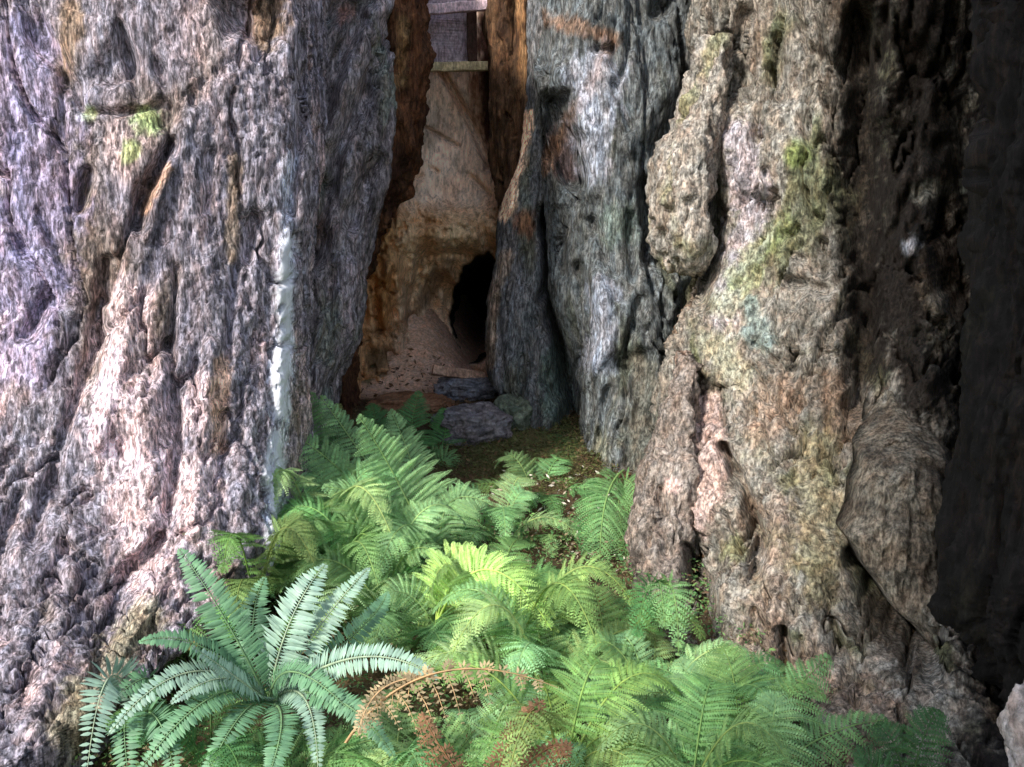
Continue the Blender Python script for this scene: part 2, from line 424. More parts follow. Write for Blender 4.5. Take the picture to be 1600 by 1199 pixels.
# --- right tree
right = thing('redwood_tree', 'broad pale redwood trunk of lumpy lichened bark right of the ferns', 'tree', (1.0, 3.8, 0))
lobe('buttress', right, M_BARK_G, [   # grey middle lobe
    (-220, 860, 1110, 4.55, .5), (0, 862, 1105, 4.45, .42), (150, 850, 1105, 4.38, .4), (260, 858, 1100, 4.34, .4), (350, 868, 1100, 4.32, .4), (450, 880, 1120, 4.24, .4),
    (550, 910, 1120, 4.16, .4), (640, 925, 1110, 4.08, .38), (720, 930, 1090, 4.0, .38), (800, 938, 1070, 3.94, .38), (1000, 940, 1080, 3.8, .4)],
    step=4.2, fine_step=.009, disp=(.11, .026, .012), stretch=.20, terr=.4, crack=1.1, alb=.42, power=2.3, shear=lambda px, py: -.06 + 0 * px, fs=.9,
    col=(s8(100, 104, 102), s8(154, 160, 160), s8(110, 114, 92)), seed=21,
    strokes=[
        (.22, [(862, 160, 16), (880, 225, 24), (897, 285, 14)]), (.14, [(835, 40, 12), (850, 95, 16)]), (.05, [(1078, 120, 8), (1062, 190, 18), (1030, 240, 18)]),
        (.16, [(1015, 290, 12), (1035, 400, 20), (1095, 420, 22), (1075, 500, 20)]), (.10, [(1072, 500, 16), (1055, 600, 20), (1040, 700, 14)]), (.08, [(1035, 12, 12), (1022, 20, 8)]),
        (.05, [(935, 78, 6), (955, 74, 6)]), (.09, [(1005, 575, 22), (1005, 650, 30), (985, 730, 22)]), (.05, [(985, 335, 6), (990, 440, 7)]), (.05, [(925, 345, 6), (962, 430, 7)]),
        (.06, [(905, 420, 10), (930, 520, 9), (905, 575, 9)]), (-.06, [(935, 440, 16), (945, 540, 18), (910, 600, 12)]), (-.05, [(860, 90, 12), (915, 210, 18), (925, 300, 16)]),
        (.05, [(1000, 470, 8), (975, 575, 9)]), (-.04, [(1030, 150, 14), (985, 230, 14)]), (.05, [(960, 130, 8), (985, 200, 7)]), (.05, [(870, 330, 9), (880, 430, 8)]), (.05, [(950, 610, 8), (930, 720, 8)])],
    paints=[(s8(78, 62, 60), .8, [(880, 220, 34), (890, 270, 20)]), (s8(120, 88, 62), .6, [(855, 30, 16), (960, 60, 14), (845, 270, 12)]), (s8(165, 168, 180), .55, [(930, 120, 50), (930, 260, 28)]),
            (s8(88, 86, 76), .8, [(1005, 570, 26), (1005, 650, 34), (985, 735, 26)]), (s8(108, 106, 78), .5, [(940, 700, 30)]), (s8(165, 170, 185), .5, [(945, 460, 26), (935, 560, 26)]), (s8(105, 120, 108), .5, [(970, 350, 40)])])
lobe('buttress', right, M_BARK_G, [   # grey pillar beside the hollow
    (-120, 820, 880, 5.0, .2), (150, 822, 880, 4.88, .2), (220, 818, 880, 4.84, .2), (300, 794, 890, 4.78, .24), (350, 778, 905, 4.74, .26), (420, 774, 915, 4.7, .26), (500, 766, 920, 4.66, .26), (590, 764, 930, 4.6, .26),
    (650, 798, 940, 4.54, .26), (720, 806, 940, 4.48, .28), (900, 786, 940, 4.4, .3)],
    step=4.5, fine_step=.01, disp=(.05, .022, .007), stretch=.16, alb=.6, terr=.3, power=2.3, col=(s8(98, 100, 98), s8(140, 140, 142), s8(108, 110, 95)), seed=25,
    strokes=[(.30, [(856, 330, 10), (868, 480, 16), (896, 640, 20), (900, 720, 18)]), (.05, [(815, 560, 5), (815, 640, 6)]), (.04, [(835, 500, 6), (840, 620, 6)]), (.05, [(778, 470, 5), (782, 560, 6), (800, 640, 8)]), (.04, [(816, 395, 6), (820, 440, 6)])],
    paints=[(s8(225, 192, 160), 1.4, [(826, 180, 9), (806, 260, 12), (788, 335, 11)]), (s8(165, 140, 118), .6, [(790, 400, 12), (772, 470, 9), (765, 570, 9)]), (s8(130, 85, 55), .7, [(818, 350, 22)]), (s8(90, 108, 98), .6, [(870, 560, 26), (870, 660, 26)]),
            (s8(90, 110, 60), .6, [(880, 700, 30)])])
lobe('buttress', right, M_JAMB, [    # brown jamb right of the ladder
    (-120, 762, 890, 5.1, .3), (0, 768, 880, 5.08, .26), (120, 772, 870, 5.08, .26), (220, 774, 850, 5.06, .24), (300, 780, 835, 5.06, .22), (370, 786, 825, 5.06, .2), (480, 795, 830, 5.2, .2), (700, 795, 830, 5.2, .2)],
    step=5, fine_step=.011, disp=(.05, .045, .014), stretch=.2, alb=.55, power=2.2, col=(s8(92, 68, 48), s8(132, 98, 70), s8(80, 56, 42)), seed=28,
    strokes=[(.05, [(800, -20, 5), (802, 160, 6), (790, 280, 5)]), (-.04, [(818, 0, 5), (824, 170, 5)]), (.05, [(836, 0, 8), (838, 170, 8)])],
    paints=[(s8(165, 125, 85), .7, [(812, 0, 7), (822, 150, 6)])])

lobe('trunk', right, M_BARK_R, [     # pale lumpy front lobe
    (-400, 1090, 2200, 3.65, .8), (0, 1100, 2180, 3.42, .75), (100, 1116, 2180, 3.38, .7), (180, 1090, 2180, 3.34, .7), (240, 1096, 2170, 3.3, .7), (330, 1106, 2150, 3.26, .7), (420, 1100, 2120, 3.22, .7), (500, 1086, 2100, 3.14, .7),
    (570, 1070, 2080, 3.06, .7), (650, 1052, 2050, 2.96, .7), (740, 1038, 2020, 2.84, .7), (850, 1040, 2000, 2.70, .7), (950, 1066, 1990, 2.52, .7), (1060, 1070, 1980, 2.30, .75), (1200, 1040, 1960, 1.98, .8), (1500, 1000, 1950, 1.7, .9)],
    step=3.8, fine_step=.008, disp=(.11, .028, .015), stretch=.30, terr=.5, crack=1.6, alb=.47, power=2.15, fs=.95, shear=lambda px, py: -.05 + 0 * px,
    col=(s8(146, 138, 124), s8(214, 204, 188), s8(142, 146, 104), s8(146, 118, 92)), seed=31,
    strokes=[
        (.08, [(1128, 70, 12), (1118, 150, 14)]), (.08, [(1165, 20, 8), (1150, 70, 10)]), (.07, [(1215, 60, 10), (1222, 150, 12)]), (-.05, [(1160, 200, 22), (1180, 290, 30)]),
        (.05, [(1195, 270, 8), (1225, 390, 8), (1290, 430, 8)]), (.06, [(1230, 440, 9), (1290, 455, 10)]), (-.05, [(1250, 240, 30)]), (.04, [(1130, 330, 7), (1160, 400, 7)]),
        (.07, [(1180, 540, 8), (1235, 590, 9), (1250, 560, 8)]), (.16, [(1128, 700, 8), (1166, 775, 9), (1186, 850, 10), (1180, 905, 9)]), (.10, [(1300, 980, 10), (1330, 1080, 12)]), (.22, [(1078, 860, 10), (1098, 940, 16), (1100, 1000, 14)]), (.14, [(1108, 280, 10), (1112, 380, 12), (1096, 470, 10)]), (-.05, [(1130, 800, 24), (1150, 880, 26)]),
        (.07, [(1132, 610, 6), (1142, 680, 7)]), (-.04, [(1210, 700, 22), (1215, 850, 22), (1200, 960, 20)]), (.14, [(1222, 990, 8), (1228, 1080, 9)]), (.04, [(1250, 1000, 7), (1262, 1090, 8)]),
        (.05, [(1180, 955, 6), (1172, 1010, 6)]), (.04, [(1290, 560, 12), (1300, 700, 14)]),
        (.22, [(1345, 40, 26), (1352, 300, 30), (1350, 520, 26), (1340, 640, 16)]),
        (.20, [(1520, -40, 40), (1500, 300, 40), (1530, 600, 40), (1530, 900, 34)]),
        (-.06, [(1425, 350, 26), (1470, 520, 26), (1440, 620, 26)]),
        (.10, [(1440, 80, 26), (1400, 240, 24)]),
        (.34, [(1338, 880, 12), (1375, 950, 22), (1412, 1010, 26), (1440, 1060, 16)]),
        (.35, [(1345, 860, 10), (1420, 990, 16), (1450, 1035, 14)]),
    ],
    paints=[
        (s8(190, 180, 188), .6, [(1150, 210, 30), (1180, 330, 34), (1130, 500, 24)]), (s8(128, 138, 90), .6, [(1225, 350, 24), (1150, 430, 24)]), (s8(128, 138, 92), .5, [(1130, 480, 26), (1180, 430, 22)]),
        (s8(120, 135, 70), .6, [(1245, 240, 22)]), (s8(160, 158, 130), .5, [(1120, 540, 34), (1150, 580, 30)]), (s8(120, 140, 135), .6, [(1190, 530, 26), (1175, 480, 20)]),
        (s8(200, 170, 160), .6, [(1105, 640, 26), (1110, 740, 30), (1090, 820, 20)]), (s8(150, 122, 100), .55, [(1220, 620, 40), (1190, 680, 30)]), (s8(165, 142, 124), .5, [(1220, 800, 30), (1190, 1000, 34)]),
        (s8(135, 135, 95), .6, [(1150, 860, 24)]), (s8(135, 125, 90), .6, [(1280, 900, 50), (1270, 700, 40)]), (s8(120, 98, 80), .6, [(1290, 620, 40)]), (s8(150, 125, 105), .5, [(1250, 1060, 50), (1370, 1110, 40)]),
        (s8(44, 36, 28), .9, [(1345, 0, 50), (1345, 300, 46), (1360, 560, 44)]), (s8(32, 26, 21), .97, [(1440, 0, 90), (1430, 250, 90), (1400, 480, 70), (1450, 600, 60)]),  # shade on the trunk's right side, painted as near-black bark
        (s8(24, 19, 17), 1., [(1580, 0, 90), (1600, 500, 110), (1600, 1199, 110)]), (s8(60, 50, 38), .8, [(1370, 950, 30), (1410, 1030, 34)]),  # painted shade again: far right edge, then inside the cleft
        (s8(170, 172, 178), .7, [(1424, 385, 14)]), (s8(150, 150, 155), .6, [(1535, 50, 16), (1545, 85, 12)]), (s8(130, 130, 120), .6, [(1440, 300, 18), (1500, 290, 10)]), (s8(150, 140, 125), .6, [(1470, 470, 26), (1470, 540, 16)]),
    ])
lobe('bark_knob', right, M_BARK_R, [
    (60, 1104, 1136, 3.86, .12), (140, 1082, 1128, 3.76, .16), (215, 1052, 1116, 3.68, .18), (270, 1032, 1108, 3.64, .19), (330, 1024, 1106, 3.62, .2), (375, 1030, 1104, 3.64, .18), (405, 1044, 1100, 3.72, .13), (425, 1066, 1088, 3.85, .05)],
    step=3.6, fine_step=.008, disp=(.06, .03, .014), stretch=.4, alb=.6, power=2.1, col=(s8(150, 140, 126), s8(214, 204, 190), s8(160, 156, 116)), seed=44,
    strokes=[(.03, [(1062, 250, 4), (1056, 330, 5)])])
lobe('root', right, M_BARK_R, [      # narrow lobe at the foot
    (560, 1068, 1090, 3.38, .1), (680, 1040, 1084, 3.24, .14), (740, 1018, 1084, 3.14, .18), (830, 1002, 1080, 3.04, .2), (900, 998, 1078, 2.96, .22), (980, 1010, 1086, 2.86, .22), (1060, 1030, 1086, 2.74, .2), (1200, 1030, 1090, 2.6, .2)],
    step=3.8, fine_step=.008, disp=(.05, .028, .013), stretch=.3, alb=.7, power=2.1, col=(s8(116, 104, 94), s8(178, 164, 152), s8(180, 156, 140)), seed=46,
    strokes=[(.06, [(1032, 770, 8), (1040, 870, 9)]), (.10, [(1072, 860, 9), (1090, 960, 14)])],
    paints=[(s8(215, 180, 170), .7, [(1048, 760, 14)]), (s8(190, 190, 205), .5, [(1065, 990, 14)])])

# triangular flake of bark over the dark cleft
def flake():
    G = []
    ny, nx = 110, 70
    for j in range(ny):
        py = 610 + j / (ny - 1) * 410
        xl = np.interp(py, [610, 640, 672, 700, 735, 760, 800, 835, 856, 885, 920, 950, 980, 1020], [1376, 1366, 1362, 1348, 1350, 1340, 1336, 1321, 1336, 1350, 1378, 1396, 1430, 1462])
        xr = np.interp(py, [610, 700, 850, 940, 1000, 1020], [1400, 1500, 1530, 1520, 1490, 1468])
        row = []
        for i in range(nx):
            t = i / (nx - 1); row.append((xl + (xr - xl) * t, py, t))
        G.append(row)
    G = np.array(G).reshape(-1, 3)
    t = G[:, 2]; v = (G[:, 1] - 610) / 410
    Y = 2.92 - .29 * v + .05 * t + .22 * sstep(.32, 0, v) + .25 * sstep(.72, 1.0, t) * sstep(1, .7, v) + .03 * np.cos(t * 6)
    P = W(G[:, 0], G[:, 1], Y)
    edge = np.minimum.reduce([t * 8, (1 - t) * 5, v * 6 + .1, (1 - v) * 8 + .1, np.ones_like(t)])
    n = .08 * fbm(P * np.array([6, 6, 4]), 3, 71, .5) + .022 * ridged(P * np.array([22, 22, 10]), 3, 73)
    P[:, 1] -= n * edge + .05 * np.sqrt(np.clip(edge, 0, 1))
    B = P.copy(); B[:, 1] += .10 + .12 * np.clip(edge, 0, 1)
    f = grid_faces(ny, nx); nv = len(P)
    allf = [f, f[:, ::-1] + nv]
    ring = list(range(nx)) + [j * nx + nx - 1 for j in range(1, ny)] + [(ny - 1) * nx + i for i in range(nx - 2, -1, -1)] + [j * nx for j in range(ny - 2, 0, -1)]
    ring = np.array(ring); r2 = np.roll(ring, -1)
    allf.append(np.stack([ring, ring + nv, r2 + nv, r2], -1))
    V = np.vstack([P, B])
    m = np.clip(.5 + 1.3 * fbm(V * 9, 3, 75), 0, 1)[:, None]
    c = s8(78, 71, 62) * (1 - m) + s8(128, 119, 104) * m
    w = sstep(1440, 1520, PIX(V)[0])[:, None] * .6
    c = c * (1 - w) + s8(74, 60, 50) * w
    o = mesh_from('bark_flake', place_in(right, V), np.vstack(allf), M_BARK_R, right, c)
    o['label'] = 'triangular brown bark flake hanging over a dark cleft'
flake()
# near trunk on the far right; its shade is put into near-black bark colour
near = thing('redwood_tree', 'redwood trunk painted near black for shade along the right edge of the view', 'tree', (1.6, 2.0, 0))
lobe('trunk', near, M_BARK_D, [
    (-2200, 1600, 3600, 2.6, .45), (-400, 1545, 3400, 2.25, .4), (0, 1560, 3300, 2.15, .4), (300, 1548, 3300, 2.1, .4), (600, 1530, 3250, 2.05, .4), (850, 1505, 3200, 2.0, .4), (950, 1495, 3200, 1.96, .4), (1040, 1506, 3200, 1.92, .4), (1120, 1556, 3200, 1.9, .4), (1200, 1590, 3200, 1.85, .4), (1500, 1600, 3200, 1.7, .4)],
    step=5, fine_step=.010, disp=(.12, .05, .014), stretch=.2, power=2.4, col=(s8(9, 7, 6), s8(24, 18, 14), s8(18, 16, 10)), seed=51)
# added unseen trunk, leaned and sized to shade the right of the view
tall = thing('redwood_tree', 'unseen trunk added behind the viewer to shade the right of the view', 'tree', (-1.30, -.97, 0))
def shade_caster():
    th = np.linspace(0, 2 * math.pi, 90, endpoint=False); zs = np.linspace(-.3, 14, 120)
    T, Z = np.meshgrid(th, zs); r = .95 + .10 * np.exp(-np.maximum(Z, 0) * 1.6)
    P = np.stack([-1.30 - .135 * (Z - 5) + r * np.cos(T), -.97 + .12 * (Z - 5) + r * np.sin(T), Z], -1).reshape(-1, 3)
    d = .10 * fbm(P * np.array([3, 3, .6]), 3, 120)
    P[:, 0] += d * np.cos(T.ravel()); P[:, 1] += d * np.sin(T.ravel())
    mesh_from('trunk', place_in(tall, P), grid_faces(120, 90, True), M_BARK_G, tall, np.tile(s8(120, 100, 90), (len(P), 1)))
shade_caster()

# --- hollow tree behind
hollow = thing('redwood_tree', 'hollow redwood stump with smooth tan inner wood and a black burrow opening behind the rocks', 'tree', (-.3, 6.4, 0))
def hollow_wall():
    xs = np.arange(500, 930, 2.6); ys = np.concatenate([np.arange(-90, -30, 20), np.arange(-30, 640, 2.6)])
    X, Yp = np.meshgrid(xs, ys)
    px, py = X.ravel(), Yp.ravel()
    P0 = W(px, py, np.full_like(px, 6.2))
    D = 5.7 - .5 * ((px - 705) / 140.) ** 2 * sstep(700, 200, np.abs(px - 705) * 3)
    D = np.where(np.abs(px - 705) > 140, 5.2, D)
    n = fbm(P0 * np.array([3, 3, 2]), 3, 81)
    D = D - .10 * n
    # bulging lip above the burrow
    lip = np.exp(-((py - 365) / 34) ** 2) * np.exp(-((px - 700) / 75) ** 2)
    D -= .30 * lip
    D -= .35 * sstep(400, 330, py) * 0
    D -= .20 * np.exp(-(((px - 620) / 34) ** 2 + ((py - 450) / 80) ** 2))
    D += .35 * sstep(380, 480, py) * np.exp(-((px - 690) / 50) ** 2)
    rough = sstep(300, 345, py) * (.5 + .5 * sstep(760, 640, px)) + sstep(640, 610, px) * .6
    D -= rough * .10 * ridged(P0 * np.array([8, 8, 5]), 4, 84, .6)
    D += rough * .07 * sstep(.05, 0, np.abs(fbm(P0 * np.array([6, 6, 4]), 4, 184)))
    D -= .03 * ridged(P0 * np.array([5, 5, 1.6]), 3, 185)
    D -= .012 * fbm(P0 * np.array([20, 20, 6]), 2, 86)
    # diagonal grooves and cracks of the upper face
    for d, pts in [(.10, [(690, 110, 5), (735, 190, 7), (765, 260, 6)]), (.05, [(645, 188, 3), (715, 228, 3)]), (.12, [(775, 120, 14), (778, 260, 12)]),
                   (.04, [(672, 262, 3), (684, 268, 3)]), (.04, [(650, 280, 3), (660, 275, 3)]), (.05, [(735, 275, 3), (765, 305, 4)]), (.06, [(650, 322, 5)]), (.10, [(755, 360, 8), (765, 392, 8)]),
                   (.12, [(655, 420, 5), (640, 480, 7), (648, 512, 8)]), (.10, [(640, 500, 6), (652, 520, 7)]), (.08, [(675, 400, 5), (705, 395, 6), (740, 400, 8)]),
                   (-.10, [(660, 430, 6), (700, 420, 8), (712, 440, 6)]), (-.10, [(605, 420, 8), (598, 500, 8), (604, 540, 5)]), (.14, [(612, 560, 9), (590, 500, 6)]), (.06, [(640, 345, 4), (690, 350, 4)])]:
        dd, _ = line_dist(px, py, pts); D += d * np.exp(-dd * dd)
    # burrow
    e = np.hypot((px - 752 + (py - 480) * .10) / 48., (py - 482) / 84.)
    e = e + .12 * noise(P0 * 7, 88) + .10 * noise(P0 * 19, 89)
    D += 2.2 * sstep(1.02, .55, e) + 0 * D
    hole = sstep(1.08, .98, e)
    P = W(px, py, D)
    m = np.clip(.5 + fbm(P0 * np.array([6, 6, 3]), 3, 90) * 1.2, 0, 1)[:, None]
    c = s8(220, 192, 168) * (1 - m) + s8(240, 216, 194) * m
    cl = s8(206, 160, 112) * (1 - m) + s8(246, 214, 172) * m
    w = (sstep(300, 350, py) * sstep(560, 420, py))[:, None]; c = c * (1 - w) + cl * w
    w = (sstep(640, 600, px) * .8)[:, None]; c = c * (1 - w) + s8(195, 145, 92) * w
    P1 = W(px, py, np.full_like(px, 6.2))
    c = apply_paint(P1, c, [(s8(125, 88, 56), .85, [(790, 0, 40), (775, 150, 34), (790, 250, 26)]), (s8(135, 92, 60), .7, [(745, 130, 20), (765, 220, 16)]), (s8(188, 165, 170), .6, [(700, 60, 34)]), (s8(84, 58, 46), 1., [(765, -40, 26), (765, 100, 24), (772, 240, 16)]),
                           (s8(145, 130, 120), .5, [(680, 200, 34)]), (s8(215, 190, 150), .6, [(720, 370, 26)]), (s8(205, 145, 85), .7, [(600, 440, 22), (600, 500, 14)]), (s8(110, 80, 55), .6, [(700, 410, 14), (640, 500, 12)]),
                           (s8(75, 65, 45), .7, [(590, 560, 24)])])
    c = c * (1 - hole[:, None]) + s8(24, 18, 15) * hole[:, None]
    nr, nc = X.shape
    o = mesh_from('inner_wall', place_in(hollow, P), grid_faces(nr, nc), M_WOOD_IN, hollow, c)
    # outer shell behind, so the stump is solid from the side and above
    return o
hollow_wall()
lobe('outer_trunk', hollow, M_BARK_G, [(-160, 150, 1250, 9.2, 1.0), (0, 150, 1250, 9.2, 1.0), (900, 100, 1300, 9.0, 1.0)], step=20, nfront=60, disp=(.1, .05, .0), col=(s8(60, 50, 44), s8(80, 66, 58)), seed=55)

# ------------------------------------------------------------------ ground
def ground():
    xs = np.concatenate([np.linspace(-60, -3, 24), np.linspace(-2.8, 2.8, 260), np.linspace(3, 60, 24)])
    ys = np.concatenate([np.linspace(-40, .8, 20), np.linspace(1, 6.6, 280), np.linspace(7, 60, 24)])
    X, Y = np.meshgrid(xs, ys); x, y = X.ravel(), Y.ravel()
    z = gz(x, y); P = np.stack([x, y, z], -1)
    P[:, 2] += .035 * fbm(P * 3, 3, 101) + .012 * fbm(P * 22, 2, 103)
    m = np.clip(.5 + fbm(P * 5, 3, 105), 0, 1)[:, None]
    c = s8(66, 54, 38) * (1 - m) + s8(94, 80, 56) * m
    w = sstep(5.0, 5.3, y)[:, None]; c = c * (1 - w) + (s8(190, 156, 134) * (1 - m) + s8(212, 176, 152) * m) * w
    px, py = PIX(P)
    c = apply_paint(P, c, [(s8(104, 108, 64), .8, [(780, 715, 50), (860, 715, 44)]), (s8(80, 110, 60), .7, [(880, 690, 30)]), (s8(60, 78, 34), .8, [(575, 570, 30)]), (s8(128, 98, 72), .7, [(740, 760, 34)]), (s8(120, 70, 45), .6, [(980, 980, 50)])])
    return tag(mesh_from('ground', P, grid_faces(len(ys), len(xs)), M_SOIL, None, c), kind='structure')
ground()

# ------------------------------------------------------------------ rocks, plank, ladder
def blob(name, center, size, mat, c0, c1, label=None, cat=None, rot=0., seed=0, n=80, amp=.34, group=None, sq=2.6):
    u = np.linspace(0, math.pi, n); v = np.linspace(0, 2 * math.pi, n * 2, endpoint=False)
    U, Vv = np.meshgrid(u, v, indexing='ij')
    f = lambda a: np.sign(a) * np.abs(a) ** (2 / sq)
    d = np.stack([f(np.sin(U)) * f(np.cos(Vv)), f(np.sin(U)) * f(np.sin(Vv)), f(np.cos(U))], -1).reshape(-1, 3)
    r = 1 + amp * fbm(d * 1.6, 2, seed) + amp * .35 * ridged(d * 4.5, 3, seed + 4)
    P = d * r[:, None] * np.array(size)
    cr, sr = math.cos(rot), math.sin(rot)
    P = np.stack([P[:, 0] * cr - P[:, 1] * sr, P[:, 0] * sr + P[:, 1] * cr, P[:, 2]], -1)
    m = np.clip(.5 + 1.4 * fbm(d * 2.5, 3, seed + 8), 0, 1)[:, None]
    c = c0 * (1 - m) + c1 * m
    o = mesh_from(name, P, grid_faces(n, n * 2, True)[:, ::-1], mat, None, c)
    o.location = center
    return tag(o, label, cat, group)
def at_ground(px, py, lift=0.):
    """first point of the pixel's ray that meets the ground"""
    for Y in np.arange(1.5, 7, .01):
        p = W(px, py, Y)
        if p[2] <= gz(p[0], p[1]) + lift: return p
    return p
p = at_ground(735, 692); blob('rock', (p[0], p[1] + .08, p[2] + .06), (.16, .14, .09), M_ROCK, s8(88, 84, 88), s8(140, 134, 136), 'broad grey rock in the middle of the hollow entrance', 'rock', .3, 3, group='rocks at the hollow entrance')
p = at_ground(802, 672); blob('rock', (p[0], p[1] + .06, p[2] + .04), (.105, .12, .10), M_ROCK, s8(84, 94, 80), s8(116, 122, 104), 'greenish mossy rock leaning against the grey pillar', 'rock', -.4, 6, group='rocks at the hollow entrance')
p = at_ground(722, 628); blob('rock', (p[0] + .02, p[1] + .1, p[2] + .05), (.15, .12, .06), M_ROCK, s8(104, 104, 110), s8(140, 140, 144), 'flat grey rock under the weathered wood scrap', 'rock', .1, 9, group='rocks at the hollow entrance')
p = at_ground(640, 640); blob('rock', (p[0], p[1] + .05, p[2] + .0), (.2, .12, .06), M_SOIL, s8(118, 84, 62), s8(150, 112, 84), 'low brown stone half buried behind the upper ferns', 'rock', .1, 12, group='rocks at the hollow entrance')
p = at_ground(1592, 1185)
blob('rock', tuple(W(1622, 1150, 1.82)), (.045, .08, .09), M_ROCK, s8(150, 140, 135), s8(190, 178, 172), 'pale stone at the foot of the near black trunk', 'rock', .1, 15)

def plank(name, a, b, w, t, mat, c0, c1, parent=None, seed=0, face=(0, -1, 0)):
    """board from a to b; w tall across, t thick; slightly worn"""
    a = np.array(a, float); b = np.array(b, float); T = (b - a); L = np.linalg.norm(T); T /= L
    fwd = np.array(face, float); up = np.cross(T, fwd); up /= np.linalg.norm(up); fw = np.cross(up, T)
    n = 40; rings = []
    prof = [(-.5, -.42), (-.42, -.5), (.42, -.5), (.5, -.42), (.5, .42), (.42, .5), (-.42, .5), (-.5, .42)]
    for i in range(n):
        s = i / (n - 1)
        for (pu, pf) in prof:
            rings.append(a + T * L * s + up * pu * w + fw * pf * t)
    P = np.array(rings); P += (.05 * w) * np.stack([noise(P * 14, seed + 1), noise(P * 14, seed + 2), noise(P * 14, seed + 3)], -1) * 1.5
    V = np.vstack([P, P[:8].mean(0), P[-8:].mean(0)]); nv = len(P)
    f = grid_faces(n, 8, True)
    cap = [(k, (k + 1) % 8, nv, nv) for k in range(8)] + [((n - 1) * 8 + (k + 1) % 8, (n - 1) * 8 + k, nv + 1, nv + 1) for k in range(8)]
    me_f = [tuple(q) for q in f] + [c[:3] for c in cap]
    m = np.clip(.5 + fbm(V * np.array([4, 20, 20]), 3, seed), 0, 1)[:, None]
    col = c0 * (1 - m) + c1 * m
    me = bpy.data.meshes.new(name)
    if parent is not None: V = place_in(parent, V)
    me.from_pydata([tuple(v) for v in V], [], [tuple(int(i) for i in q) for q in me_f]); me.update()
    at = me.color_attributes.new('tint', 'FLOAT_COLOR', 'POINT'); c4 = np.ones((len(V), 4), np.float32); c4[:, :3] = col; at.data.foreach_set('color', c4.ravel())
    me.materials.append(mat)
    o = bpy.data.objects.new(name, me); COL.objects.link(o)
    if parent is not None: o.parent = parent
    return o
ladder = thing('ladder', 'weathered wooden ladder steps fixed high inside the hollow trunk', 'ladder', (-.33, 5.3, 1.9))
plank('rung', W(655, 16, 5.3), W(768, 8, 5.3), .05, .05, M_PLANK, s8(190, 165, 175), s8(225, 200, 205), ladder, 1)
plank('rung', W(655, 105, 5.3), W(762, 104, 5.3), .045, .05, M_PLANK, s8(160, 145, 110), s8(190, 172, 135), ladder, 2)
plank('slot_strip', W(736, -60, 5.38), W(738, 96, 5.38), .05, .04, M_PLANK, s8(56, 40, 34), s8(78, 58, 48), ladder, 3)  # dark strip standing in for the dark slot beside the board
plank('back_board', W(697, -60, 5.46), W(697, 100, 5.46), .30, .03, M_PLANK, s8(150, 134, 142), s8(182, 166, 172), ladder, 4)
sp = plank('wood_scrap', W(676, 578, 5.1), W(756, 590, 5.15), .05, .05, M_PLANK, s8(160, 125, 105), s8(195, 160, 138), None, 5, face=(0, -.9, .4))
tag(sp, 'short weathered wood scrap lying on the dirt under the burrow', 'wood scrap')

# ------------------------------------------------------------------ ferns
RND = random.Random(5)
def bez(a, m, b, t):
    a, m, b = map(lambda q: np.asarray(q, float), (a, m, b))
    c = 2 * m - .5 * (a + b)
    t = t[:, None]
    return (1 - t) ** 2 * a + 2 * t * (1 - t) * c + t * t * b
def norm(v): return v / (np.linalg.norm(v, axis=-1, keepdims=True) + 1e-9)

